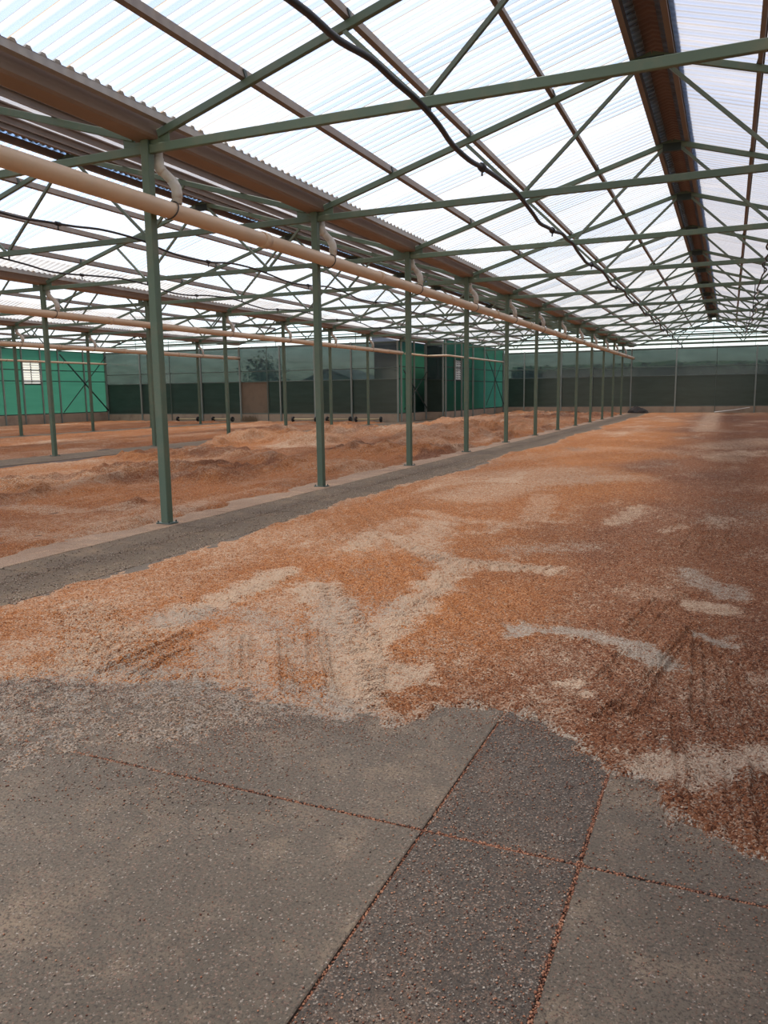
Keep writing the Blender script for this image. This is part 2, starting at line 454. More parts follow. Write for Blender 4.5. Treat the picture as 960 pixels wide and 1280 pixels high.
def poly_dist(X, Y, pts):
    # distance to a polyline and the length along it at the nearest point
    D = np.full(X.shape, 1e9); A = np.zeros(X.shape); acc = 0.0
    for (x0, y0), (x1, y1) in zip(pts[:-1], pts[1:]):
        dx, dy = x1 - x0, y1 - y0; L2 = dx * dx + dy * dy + 1e-12; L = math.sqrt(L2)
        t = np.clip(((X - x0) * dx + (Y - y0) * dy) / L2, 0, 1)
        d = np.hypot(X - x0 - t * dx, Y - y0 - t * dy)
        m = d < D
        D = np.where(m, d, D); A = np.where(m, acc + t * L, A); acc += L
    return D, A
def smooth01(t): t = np.clip(t, 0, 1); return t * t * (3 - 2 * t)

# ================================================================ SETTING
# ---- outside ground
g = MB(); g.box(-120, 60, -40, 160, -0.6, -0.22)
struct(part(g, 'ground', M['ground']))

# ---- floor: dirt-filled joints, slabs 12 mm proud of the joint bottom
fl = MB()
fl.box(-38.3, 4.3, YBACK, YC + 0.1, -0.2, -0.012)
def slabs(x0, x1, yo, st, mi, y0=YBACK, y1=YC, gap=0.006, seed=0):
    fl.cur = mi
    n0 = math.floor((y0 - yo) / st)
    y = yo + n0 * st
    while y < y1:
        a, b = max(y, y0) + gap, min(y + st, y1) - gap
        if b > a:
            dz = random.uniform(-0.0015, 0.0015)
            c = 0.004
            lo = [(x0 + gap, a), (x1 - gap, a), (x1 - gap, b), (x0 + gap, b)]
            ti = [(x0 + gap + c, a + c), (x1 - gap - c, a + c), (x1 - gap - c, b - c), (x0 + gap + c, b - c)]
            V = [(p[0], p[1], -0.012) for p in lo] + [(p[0], p[1], dz - 0.003) for p in lo] + [(p[0], p[1], dz) for p in ti]
            F = [(i, (i + 1) % 4, 4 + (i + 1) % 4, 4 + i) for i in range(4)] + [(4 + i, 4 + (i + 1) % 4, 8 + (i + 1) % 4, 8 + i) for i in range(4)] + [(8, 9, 10, 11)]
            fl.add(V, F)
        y += st
slabs(-0.962, -0.392, 2.52, 1.29, 2)
slabs(-3.04, -0.962, 2.52, 2.58, 1)
slabs(-5.12, -3.04, 2.52, 2.58, 1)
slabs(-0.392, 1.7, 2.52, 2.58, 1)
slabs(1.7, 4.2, 2.52, 2.58, 1)
slabs(-5.72, -5.12, 4.1, 2.6, 3)
slabs(-6.3, -5.72, 5.2, 2.6, 3)
slabs(-6.95, -6.3, 6.4, 2.6, 4)
for xr in (XL[1], XL[2]):
    slabs(xr - 0.35, xr + 0.25, 5.2, 2.6, 3)
    slabs(xr + 0.25, xr + 1.25, 5.2, 2.6, 3)
part(fl, 'floor', [M['joint'], M['slab'], M['aggregate'], M['walkway'], M['dusty']])
struct(bpy.data.objects['floor'])

# ---- walls: kerb, film panels above and below a rail, rails, posts
def wall(name, p0, p1, posts, rails=(2.45, 3.1), film_up='film_upper', film_lo='film_lower', H=4.42, kerb_h=0.45, special=None, split=2.45, inward=1, frame='frame', pale=(), post_w=0.09, skip=None):
    # p0 -> p1 in plan; posts: distances along it; the inner side is to the right of p0 -> p1 when inward = 1
    root = struct(empty(name, (p0[0], p0[1], 0)))
    L = math.hypot(p1[0] - p0[0], p1[1] - p0[1])
    root.rotation_euler = (0, 0, math.atan2(p1[1] - p0[1], p1[0] - p0[0]))
    s = -inward
    k = MB(); k.box(0, L, -0.07 if s < 0 else -0.06, 0.06 if s < 0 else 0.07, -0.2, kerb_h, 0.008)
    part(k, 'kerb', M['kerb'], root)
    edges = [0.0] + [p for p in posts if 0.05 < p < L - 0.05] + [L]
    for a, b in zip(edges[:-1], edges[1:]):
        for z0, z1, mt in ((kerb_h, split, film_lo), (split, H, film_up)):
            if skip and skip(a, b, z0, z1): continue
            mt = (special(a, b, z0) if special else None) or mt
            q = MB(); q.box(a, b, -0.006, 0.006, z0, z1)
            part(q, 'panel', M[mt], root)
    for z in list(rails) + [kerb_h + 0.03, H]:
        q = MB(); q.bar((0, s * 0.035, z), (L, s * 0.035, z), 0.05, 0.05)
        part(q, 'rail', M[frame], root)
    for i, p in enumerate(posts):
        q = MB(); w = post_w * (0.45 if i in pale else 1)
        q.bar((p, s * 0.10, 0.0), (p, s * 0.10, H + 0.1), w, w, 0.004, (0, 1, 0))
        part(q, 'wall_post', M['frame_pale' if not i in pale else frame], root)
    return root
# far end wall
cx = [XI, -14.2, -11.44, -9.21, -6.49, -3.5, -0.92, 1.55, 4.09]
wall('wall_back', (XI, YC), (4.25, YC), [x - XI + 0.02 for x in cx], rails=(2.57, 3.2), split=2.57, pale=(6,))
# nearer end wall of the side bays
ax = [-38.25, -35.3, -32.9, -30.5, -27.6, -25.65, -24.75, -22.4, -20.0, -17.1]
def brown(a, b, z0):
    return 'brown_panel' if abs(a - (38.25 - 27.6)) < 0.1 and z0 < 1 else None
wall('wall_side_bays', (XL[3], YA), (XL[1], YA), [x - XL[3] for x in ax], rails=(2.4, 3.03), split=2.4, pale=(2, 5), special=brown)
# step walls
wall('wall_step', (XL[1], YB), (XI, YB), [0.05, 1.2], rails=(2.4,), split=2.4, frame='frame_dark')
W_IN = wall('wall_inner', (XL[1], YA), (XL[1], YB), [0.1, 2.1, 4.1], rails=(2.4, 3.1), film_up='film_green', film_lo='film_green', split=2.4, frame='frame_dark', H=4.5)
L2 = YC - YB
W2A, W2B = 47.25 - YB, 48.6 - YB
W_SIDE = wall('wall_side', (XI, YB), (XI, YC), [0.05, W2A, W2B, 5.6, 8.3, 11.0, 13.4], rails=(2.35, 3.15), film_up='film_green', film_lo='film_green', split=2.35, frame='frame_dark', H=4.75,
     skip=lambda a, b, z0, z1: abs(a - W2A) < 0.01 and z0 > 2)
W1A, W1B = 34.36, 35.75
lp = sorted([YBACK + 0.1] + [Yk(k) for k in range(-3, 8)] + [W1A, (W1A + W1B) / 2 - 4, W1B, Yk(6) - 2.1, Yk(7) + 2.1, YA - 0.1])
lpd = [y - YBACK for y in lp]
W_LEFT = wall('wall_left', (XL[3], YBACK), (XL[3], YA), lpd, rails=(2.6, 3.25), film_up='film_green', film_lo='film_green', split=2.45, frame='frame_dark', H=4.45, kerb_h=0.6, post_w=0.08,
     skip=lambda a, b, z0, z1: abs(a - (W1A - YBACK)) < 0.01 and z0 > 2)
wall('wall_right', (4.25, YC), (4.25, YBACK), [2.0 + 4.171 * i for i in range(15)], film_up='film_upper', film_lo='film_lower')
# braces on the bright green wall and the side wall
def brace_pair(wall_root, xa, xb, z0, z1):
    for q, (a, c) in enumerate((((0, z1), (1, z0)), ((0, z0), (1, z1)))):
        m = MB(); w = 0.09 if q == 0 else 0.05
        m.bar((xa + a[0] * (xb - xa), -0.17 - 0.04 * q, a[1]), (xa + c[0] * (xb - xa), -0.17 - 0.04 * q, c[1]), 0.03, w, 0.003)
        part(m, 'brace', M['frame_dark'], wall_root)
brace_pair(W_LEFT, Yk(7) + 0.1 - YBACK, YA - 0.15 - YBACK, 0.7, 4.25)
brace_pair(W_SIDE, 8.4, YC - YB - 0.3, 0.7, 4.4)
brace_pair(W_IN, 0.3, 4.0, 0.7, 2.9)
def louvre(name, x, ya, yb, z0, z1, ztop):
    root = struct(empty(name, (x + 0.03, ya, z0)))
    w, h = yb - ya, z1 - z0
    q = MB(); q.box(-0.036, -0.024, 0, w, h, ztop - z0); part(q, 'panel', M['film_green'], root)
    f = MB()
    for a in ((-0.03, 0.03, 0, w, -0.08, 0.0), (-0.03, 0.03, 0, w, h - 0.05, h + 0.0), (-0.03, 0.03, 0, 0.05, 0, h), (-0.03, 0.03, w - 0.05, w, 0, h), (-0.02, 0.02, w / 2 - 0.02, w / 2 + 0.02, 0, h)):
        f.box(*a)
    part(f, 'window_frame', M['frame_dark'], root)
    n = 9
    for i in range(n):
        z = h * (i + 0.5) / n
        s = MB(); hh = h / n * 0.42
        s.prism([(0.03, 0.05, z - hh), (0.038, 0.05, z - hh), (-0.01, 0.05, z + hh), (-0.018, 0.05, z + hh)], (0, w - 0.1, 0))
        part(s, 'louvre_blade', M['louvre'], root)
louvre('window_1', XL[3], W1A, W1B, 2.45, 3.75, 4.45)
louvre('window_2', XI, YB + W2A, YB + W2B, 2.4, 3.65, 4.75)

# ---- gables: clear sheets on rails above the end walls
def gable(name, xl, y):
    root = struct(empty(name, (xl, y, 0)))
    zr = lambda x: 4.645 + SLOPE * min(x, BW - x)
    q = MB()
    q.prism([(0.1, -0.006, 4.42), (BW - 0.1, -0.006, 4.42), (BW - 0.1, -0.006, zr(0.1)), (BW / 2, -0.006, zr(BW / 2)), (0.1, -0.006, zr(0.1))], (0, 0.012, 0))
    part(q, 'panel', M['film_clear'], root)
    for z in (4.47, 4.72, 4.98, 5.24, 5.52, 5.82):
        x0 = max(0.05, (z - 4.645) / SLOPE)
        r = MB(); r.bar((x0, -0.05, z), (BW - x0, -0.05, z), 0.05, 0.055)
        part(r, 'rail', M['frame'], root)
    for x in (2.65, BW / 2, 7.94):
        r = MB(); r.bar((x, -0.03, 4.42), (x, -0.03, zr(x)), 0.03, 0.03, 0.003, (0, 1, 0))
        part(r, 'mullion', M['frame_pale'], root)
    for s in (0, 1):
        r = MB(); r.bar((0.05 if not s else BW - 0.05, -0.05, 4.66), (BW / 2, -0.05, 6.19), 0.06, 0.09)
        part(r, 'rafter', M['frame_dark'], root)
gable('trim_1', XL[0], YC); gable('trim_2', XL[1], YC); gable('trim_3', XL[2], YA); gable('trim_4', XL[3], YA)

# ---- roof sheets
YEND = [YC + 0.1, YC + 0.1, YA + 0.1, YA + 0.1]
def sheet(name, xe, xr, y1, m):
    ys = np.arange(round(YBACK / 0.178) * 0.178, y1, 0.178 / 12)
    us = np.linspace(0, 1, 3)
    ph = np.abs((ys / 0.178) % 1.0 - 0.5)
    dz = 0.036 * np.clip((0.27 - ph) / 0.13, 0, 1)
    V = np.zeros((len(ys), 3, 3))
    V[:, :, 0] = xe + (xr - xe) * us[None, :]
    V[:, :, 1] = ys[:, None]
    V[:, :, 2] = 4.778 + SLOPE * np.where(us < 2, abs(xr - xe) * us + 0.18, 0)[None, :] + dz[:, None]
    o = put(name, grid_mesh(name, V.reshape(-1, 3), len(ys), 3, m))
    return struct(o)
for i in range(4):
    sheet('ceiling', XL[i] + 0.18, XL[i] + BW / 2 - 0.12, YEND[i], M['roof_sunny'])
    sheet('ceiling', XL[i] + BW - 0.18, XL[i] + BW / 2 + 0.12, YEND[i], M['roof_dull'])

# ================================================================ STEEL FRAME
BAYNAME = ['main aisle', 'second aisle', 'third aisle', 'fourth aisle']
def make_truss():
    t = empty('roof_truss', (0, 0, 0))
    hf = BW / 2
    c = MB(); c.bar((0.058, 0, CH), (BW - 0.058, 0, CH), 0.06, 0.10, 0.006); part(c, 'bottom_chord', M['green'], t)
    for s in (0, 1):
        X = (lambda x: x) if s == 0 else (lambda x: BW - x)
        r = MB(); r.bar((X(0.185), 0, 4.6 + SLOPE * 0.185), (X(hf), 0, 4.6 + SLOPE * hf), 0.06, 0.09, 0.006)
        part(r, 'rafter', M['green'], t)
        b = MB(); b.bar((X(3.55), 0.0, CH + 0.05), (X(hf - 0.1), 0.0, 6.09), 0.045, 0.05, 0.003); part(b, 'web_brace', M['green_web'], t)
        b = MB(); b.bar((X(3.45), 0.0, CH + 0.05), (X(2.64), 0.0, 5.33), 0.045, 0.05, 0.003); part(b, 'web_brace', M['green_web'], t)
        k = MB(); k.prism([(X(0.058), -0.006, 4.46), (X(0.34), -0.006, 4.5), (X(0.34), -0.006, 4.70), (X(0.185), -0.006, 4.655), (X(0.168), -0.006, 4.598), (X(0.058), -0.006, 4.598)], (0, 0.012, 0)); part(k, 'gusset', M['green'], t)
        for x in (1.403, 2.69, 3.95):
            z = 4.65 + SLOPE * x
            k = MB(); k.bar((X(x + 0.0275), 0, z), (X(x + 0.0275 - 0.029), 0, z + 0.1), 0.012, 0.06, 0.002, (0, 1, 0))
            part(k, 'cleat', M['frame_dark'], t)
    g = MB(); g.box(hf - 0.16, hf + 0.16, -0.035, 0.035, 5.98, 6.12); part(g, 'apex_plate', M['frame_dark'], t)
    return t
truss0 = make_truss()
first = True
TR = [range(0, 12), range(0, 12), range(2, 8), range(4, 8)]
LASTW = {}
for b in range(4):
    for n, k in enumerate(TR[b]):
        loc = (XL[b], Yk(k), 0)
        if first: t = truss0; t.location = loc; first = False
        else: t = dup(truss0, loc)
        tag(t, 'green steel roof truss over the %s, %s from the viewer' % (BAYNAME[b], ORD[n]), 'roof truss', 'green trusses across the %s' % BAYNAME[b], 'thing')

ROWS = {0: range(0, 12), 1: range(2, 8), 2: range(4, 8)}
ROWNAME = ['front row', 'second row', 'third row']
def make_post():
    p = empty('steel_post', (0, 0, 0))
    m = MB(); m.box(-0.055, 0.055, -0.055, 0.055, 0.012, 4.6, 0.008); part(m, 'shaft', M['green'], p)
    m = MB(); m.box(-0.11, 0.11, -0.09, 0.09, 0.0, 0.014, 0.01); part(m, 'base_plate', M['frame'], p)
    for sx, sy_ in ((-1, -1), (1, -1), (1, 1), (-1, 1)):
        m = MB(); m.tube([(sx * 0.085, sy_ * 0.07, 0.01), (sx * 0.085, sy_ * 0.07, 0.04)], 0.009, 6); part(m, 'anchor_bolt', M['frame_dark'], p)
    return p
post0 = make_post(); first = True
def make_downpipe():
    m = MB()
    m.tube([(0, 0.0, 4.60), (0, 0.0, 4.36), (0.012, 0.012, 4.32), (0.115, 0.135, 4.18), (0.13, 0.15, 4.12), (0.135, 0.155, 4.06), (0.135, 0.155, 3.932)], 0.058, 12)
    o = part(m, 'downpipe', M['downpipe'])
    m = MB(); m.tube([(0, 0, 4.44), (0, 0, 4.36), (0.012, 0.012, 4.32), (0.03, 0.035, 4.295)], 0.066, 12); part(m, 'elbow_collar', M['downpipe'], o)
    m = MB(); m.tube([(0.10, 0.118, 4.20), (0.13, 0.15, 4.12), (0.135, 0.155, 4.06), (0.135, 0.155, 4.0)], 0.066, 12); part(m, 'elbow_collar', M['downpipe'], o)
    return o
dp0 = make_downpipe(); dfirst = True
for r, ks in ROWS.items():
    for n, k in enumerate(ks):
        loc = (XL[r], Yk(k), 0)
        if first: p = post0; p.location = loc; first = False
        else: p = dup(post0, loc)
        tag(p, 'square green steel post in the %s beside the aisles, %s from the viewer' % (ROWNAME[r], ORD[n]), 'post', 'green posts in the %s' % ROWNAME[r], 'thing')
        loc = (XL[r] + 0.03, Yk(k) + 0.16, 0)
        if dfirst: d = dp0; d.location = loc; dfirst = False
        else: d = dup(dp0, loc)
        tag(d, 'off-white elbowed downpipe above the %s post of the %s' % (ORD[n], ROWNAME[r]), 'downpipe', 'downpipes along the %s' % ROWNAME[r], 'thing')
# ---- purlins (C sections) on the rafters
def csec(h=0.12, w=0.06, t=0.012, flip=1):
    return [(flip * x, y) for x, y in ((0, -h / 2), (w, -h / 2), (w, -h / 2 + 0.02), (t, -h / 2 + t), (t, h / 2 - t), (w, h / 2 - 0.02), (w, h / 2), (0, h / 2))]
PN = ['lowest', 'second', 'third', 'fourth', 'topmost']
for b in range(4):
    for s in (0, 1):
        for j, x in enumerate((1.403, 2.69, 3.95)):
            X = XL[b] + (x if s == 0 else BW - x)
            z = 4.645 + SLOPE * x + 0.068
            m = MB(); upv = (-SLOPE if s == 0 else SLOPE, 0, 1)
            m.section((X, YBACK, z), (X, YEND[b] - 0.12, z), csec(flip=-1 if s == 0 else 1), upv)
            o = part(m, 'roof_purlin', M['purlin'])
            tag(o, 'brown roof purlin over the %s, %s of three on its %s slope' % (BAYNAME[b], ['lowest', 'middle', 'highest'][j], ['bright', 'dull'][s]), 'purlin', 'brown purlins under the roof sheets', 'thing')
        # eave and ridge members
        X = XL[b] + (0.30 if s == 0 else BW - 0.30)
        z = 4.645 + SLOPE * 0.30 + 0.068
        m = MB(); upv = (-SLOPE if s == 0 else SLOPE, 0, 1)
        m.section((X, YBACK, z), (X, YEND[b] - 0.12, z), csec(0.10, 0.06, 0.012, -1 if s == 0 else 1), upv)
        o = part(m, 'eave_purlin', M['eave'])
        c = MB(); xs = 0.012 if s == 0 else -0.012
        zt = z + 0.047; n0, n1 = math.ceil(YBACK / 0.178) + 1, int((YEND[b] - 0.3) / 0.178)
        topl = []
        for i in range(n0, n1):
            topl += [((i + 0.5) * 0.178 + q, zt + e) for q, e in ((-0.044, 0.003), (-0.022, 0.036), (0.022, 0.036), (0.044, 0.003))]
        V = []
        for yy, zz in topl:
            V += [(X - xs, yy, zt), (X - xs, yy, zz), (X - xs * 4, yy, zz), (X - xs * 4, yy, zt)]
        c.add(V, [(4 * i + a_, 4 * i + (a_ + 1) % 4, 4 * i + 4 + (a_ + 1) % 4, 4 * i + 4 + a_) for i in range(len(topl) - 1) for a_ in range(4)])
        part(c, 'rib_closure', M['eave'], o)
        tag(o, 'grey eave purlin under the sheet edge of the %s, %s slope' % (BAYNAME[b], ['bright', 'dull'][s]), 'purlin', 'eave purlins along the gutters', 'thing')
        X = XL[b] + BW / 2 + (-0.22 if s == 0 else 0.22)
        z = 4.645 + SLOPE * (BW / 2 - 0.22) + 0.058
        m = MB(); m.section((X, YBACK, z), (X, YEND[b] - 0.12, z), csec(0.125, 0.075, 0.012, 1 if s == 1 else -1), (0, 0, 1))
        o = part(m, 'ridge_purlin', M['purlin'])
        tag(o, 'brown ridge purlin over the %s on its %s side' % (BAYNAME[b], ['bright', 'dull'][s]), 'purlin', 'paired purlins at the ridges', 'thing')
    # ridge cap: folded dark metal with cross ribs
    ys = np.arange(YBACK, YEND[b], 0.15 / 4)
    prof = [(-0.34, -0.075), (-0.2, -0.035), (0, 0.03), (0.2, -0.035), (0.34, -0.075)]
    V = np.zeros((len(ys), 5, 3))
    for q, (px, pz) in enumerate(prof):
        V[:, q, 0] = px
        V[:, q, 1] = ys
        V[:, q, 2] = 6.40 + pz + (0.022 * np.sin(2 * np.pi * ys / 0.15) if q != 2 else 0)
    o = put('ridge_capping', grid_mesh('ridge_capping', V.reshape(-1, 3), len(ys), 5, M['ridge']), None, (XL[b] + BW / 2, 0, 0))
    tag(o, 'dark brown ribbed ridge capping along the peak of the %s' % BAYNAME[b], 'ridge cap', 'ridge cappings', 'thing')
# ---- gutters and collector pipes along the post lines
GN = ['between the main and second aisles', 'between the second and third aisles', 'between the third and fourth aisles', 'on top of the bright green wall', 'on the far side of the main aisle']
for r, (x, y1) in enumerate(((XL[0], YC - 0.1), (XL[1], YC - 0.1), (XL[2], YA - 0.1), (XL[3], YA - 0.1), (XL[0] + BW, YC - 0.1))):
    m = MB()
    sec = [(-0.16, 0.20), (-0.16, 0.03), (-0.13, 0.0), (0.13, 0.0), (0.16, 0.03), (0.16, 0.20), (0.145, 0.20), (0.145, 0.035), (0.125, 0.015), (-0.125, 0.015), (-0.145, 0.035), (-0.145, 0.20)]
    m.prism([(x + a, YBACK, 4.602 + c) for a, c in sec][::-1], (0, y1 - YBACK, 0))
    o = part(m, 'roof_gutter', M['gutter'])
    tag(o, 'long brown valley gutter %s' % GN[r], 'gutter', 'valley gutters', 'thing')
PIPE = [(XL[0] + 0.165, -2, YC - 0.25, 3.83, 0.10, 'beige round drain pipe along the walkway posts of the main aisle', range(0, 12)),
        (XL[1] + 0.165, -2, YA + 0.1, 3.83, 0.10, 'beige round drain pipe along the second line of posts', range(2, 8)),
        (XL[2] + 0.165, 8, YA - 0.25, 3.83, 0.10, 'beige round drain pipe along the third line of posts', range(4, 8)),
        (XL[3] + 0.30, 8, YA - 0.25, 3.75, 0.06, 'thin beige pipe along the bright green wall', range(6, 8))]
for x, ya, yb, z, rad, lab, ks in PIPE:
    e = tag(empty('drain_pipe', (x, ya, z)), lab, 'pipe', 'drain pipes', 'thing')
    m = MB(); m.tube([(0, t * (yb - ya), 0) for t in np.linspace(0, 1, 60)], rad, 20); part(m, 'pipe_run', M['pipe'], e)
    for k in ks:
        m = MB(); yy = Yk(k) - ya + 0.18
        m.tube([(rad * 1.12 * math.cos(a), yy + 0.05 * math.sin(a * 1), rad * 1.12 * math.sin(a)) for a in np.linspace(0, 2 * math.pi, 25)], 0.008, 5, False)
        part(m, 'strap', M['strap'], e)
    for k in ks:
        m = MB(); yy = Yk(k) - ya + 2.2
        m.tube([(0, yy, 0), (0, yy + 0.16, 0)], rad + 0.012, 20); part(m, 'coupling', M['pipe'], e)
# the wall pipe that steps round the inner corner
m = MB(); m.tube([(XL[1] + 0.3, YA + 0.25, 3.8), (XL[1] + 0.28, YB - 0.32, 3.8), (XL[1] + 0.33, YB - 0.27, 3.8), (XI + 0.2, YB - 0.27, 3.8), (XI + 0.30, YB - 0.2, 3.8), (XI + 0.32, YB + 0.2, 3.8), (XI + 0.32, YC - 1.0, 3.8)], 0.06, 12)
tag(part(m, 'wall_pipe', M['pipe']), 'thin pale pipe running round the stepped corner of the green walls', 'pipe', None, 'thing')

# ---- hoses slung under the trusses
def hose(name, x, ks, label, rad, zbase=4.40, sag=0.05, wob=0.022, seed=0, clip_m='hose', drop=None):
    rr = random.Random(seed)
    e = tag(empty(name, (x, 0, 0)), label, 'hose', 'hoses under the trusses', 'thing')
    path = []
    y0 = Yk(ks[0]) - S
    y1 = Yk(ks[-1]) + 1
    n = int((y1 - y0) / 0.55)
    for i in range(n + 1):
        y = y0 + (y1 - y0) * i / n
        f = ((y - Y0) / S) % 1.0
        z = zbase - 0.06 * math.sin(2 * math.pi * f) - sag * math.sin(math.pi * f) + rr.uniform(-wob, wob) * 0.5
        if drop: z -= drop * math.sin(math.pi * min(max((y - y0) / (y1 - y0), 0), 1))
        path.append((rr.uniform(-wob, wob), y, z))
    sm = []
    P = np.array(path)
    for i in range(len(P) - 1):
        for t in (0, 0.33, 0.66):
            p0, p1, p2, p3 = P[max(i - 1, 0)], P[i], P[i + 1], P[min(i + 2, len(P) - 1)]
            sm.append(tuple(0.5 * ((2 * p1) + (-p0 + p2) * t + (2 * p0 - 5 * p1 + 4 * p2 - p3) * t * t + (-p0 + 3 * p1 - 3 * p2 + p3) * t ** 3)))
    m = MB(); m.tube(sm, rad, 8); part(m, 'hose_run', M['hose'], e)
    for k in ks:
        y = Yk(k)
        q = min(sm, key=lambda p: abs(p[1] - y))
        m = MB(); m.box(q[0] - 0.012, q[0] + 0.012, y - 0.012, y + 0.012, q[2], CH - 0.045); part(m, 'hanger', M['hose'], e)
        q = min(sm, key=lambda p: abs(p[1] - (y + 2.0)))
        m = MB(); m.tube([(q[0], q[1] - 0.05, q[2]), (q[0], q[1] + 0.05, q[2])], rad * 1.7, 8); m.tube([(q[0], q[1], q[2]), (q[0], q[1], q[2] - 0.10)], 0.012, 6)
        part(m, 'sprinkler', M[clip_m], e)
hose('irrigation_hose', XL[0] + 3.56, range(0, 12), 'black irrigation hose slung under the main aisle trusses on the bright side', 0.030, seed=1)
hose('irrigation_hose', XL[0] + 7.05, range(3, 9), 'thin black hose with white fittings hanging low beside the main ridge', 0.018, 4.36, 0.1, 0.07, 2, 'white', 0.3)
hose('irrigation_hose', XL[1] + 7.03, range(0, 9), 'black irrigation hose under the second aisle trusses, nearer the walkway posts', 0.02, 4.42, seed=3)
hose('irrigation_hose', XL[1] + 3.56, range(0, 9), 'black irrigation hose under the second aisle trusses, away from the walkway posts', 0.02, 4.38, seed=4)

# ================================================================ GRAVEL BEDS
DUST=[
([(-2.25,6.66),(-2.15,5.69),(-2.12,5.09),(-2.09,4.6),(-2.09,4.24)],0.17,0.9,1,0),
([(-1.37,6.85),(-1.74,6.85),(-2.05,6.88),(-2.38,6.94),(-2.81,7.31),(-3.25,7.85),(-3.65,8.08),(-3.46,7.07)],0.17,0.8,1,0),
([(-2.77,7.33),(-3.08,8.28),(-3.24,8.99)],0.25,0.7,0,0),
([(-3.69,8.41),(-3.68,9.16),(-3.35,9.14)],0.22,0.5,0,0),
([(-3.6,5.95),(-3.56,5.43),(-3.56,5.08),(-3.55,4.66),(-3.63,4.29)],0.17,0.95,1,0),
([(-3.6,4.71),(-3.6,4.01),(-3.5,3.61),(-3.47,3.25)],0.22,0.75,1,0),
([(-3.09,5.61),(-2.63,5.01),(-2.22,4.45),(-1.91,3.93),(-1.73,3.49),(-1.69,3.24)],0.2,0.95,1,0),
([(-3.06,5.48),(-3.05,4.97),(-2.89,4.38)],0.18,0.6,0,0),
([(-2.89,4.19),(-2.67,3.78),(-2.43,3.59)],0.3,0.7,0,0),
([(-2.47,4.1),(-2.24,4.1),(-2.08,4.01)],0.2,0.7,0,0),
([(-4.12,3.36),(-4.03,3.66),(-3.86,3.91),(-3.67,4.18)],0.22,0.6,0,0),
([(-4.5,4.41),(-3.92,3.98),(-3.6,3.57)],0.25,0.55,1,0),
([(-3.82,3.11),(-3.47,3.25),(-3.07,3.27)],0.2,0.6,0,0),
([(-3.16,3.37),(-2.69,3.49),(-2.22,3.42),(-1.72,3.38)],0.2,0.6,0,1),
([(-1.69,3.95),(-1.61,3.98)],0.17,0.85,0,0),
([(-1.88,3.81),(-1.61,3.54),(-1.4,3.36),(-1.23,3.58)],0.1,0.6,0,0),
([(-1.22,5.03),(-0.97,5.16),(-0.75,5.12),(-0.49,4.99),(-0.23,4.67)],0.1,0.75,0,1),
([(-0.26,7.3),(-0.06,6.9),(0.12,6.55)],0.14,0.6,0,1),
([(-0.16,6.2),(0.07,6.05)],0.13,0.75,0,0),
([(-0.07,5.29),(0.09,5.22)],0.1,0.75,0,1),
([(-0.75,4.1),(-0.67,4.13)],0.08,0.7,0,0),
([(-0.21,3.27),(-0.02,3.46),(0.23,3.53)],0.16,0.8,0,0),
([(0.25,4.59),(0.29,4.6)],0.1,0.5,0,0),
([(-1.94,7.63),(-1.3,8.08)],0.25,0.35,0,1),
([(-3.67,11.45),(-3.37,13.2),(-2.48,14.39),(-1.98,14.82)],0.7,0.55,0,0),
([(-4.14,13.88),(-3.04,15.74)],1.0,0.5,0,0),
([(-2.56,12.01),(-2.16,9.69)],0.2,0.45,0,0),
([(-1.19,9.71),(-1.05,11.16)],0.18,0.55,0,0),
([(-0.61,9.32),(-0.46,9.66)],0.12,0.5,0,0),
([(-0.82,32.25),(-0.91,51.79),(-0.74,63.15)],0.5,0.5,0,0),
([(-0.17,23.47),(1.18,27.49)],0.9,0.5,0,0),
([(-2.55,9.23),(-3.2,9.33),(-3.73,9.87)],0.18,0.5,0,0),
([(-3.04,8.3),(-2.53,8.48),(-2.22,9.54),(-1.82,9.49)],0.12,0.5,0,0),
([(-4.66,18.24),(-3.07,22.8),(-0.14,20.64)],0.5,0.3,0,0),
([(-9.79,8.22),(-8.33,8.3),(-7.44,8.6)],0.3,0.55,0,0),
([(-6.8,7.13),(-6.98,8.38),(-7.18,9.53)],0.3,0.6,0,0),
([(-7.88,6.58),(-6.97,6.68)],0.3,0.5,0,0),
([(-12.93,10.9),(-12.56,12.6),(-11.98,14.48),(-11.89,17.61)],0.5,0.4,0,0),
([(-3.7,4.38),(-3.21,4.67),(-2.68,4.46)],0.2,0.5,0,1),
([(-2.23,5.05),(-2.54,5.16),(-2.76,5.08)],0.12,0.4,0,1),
]
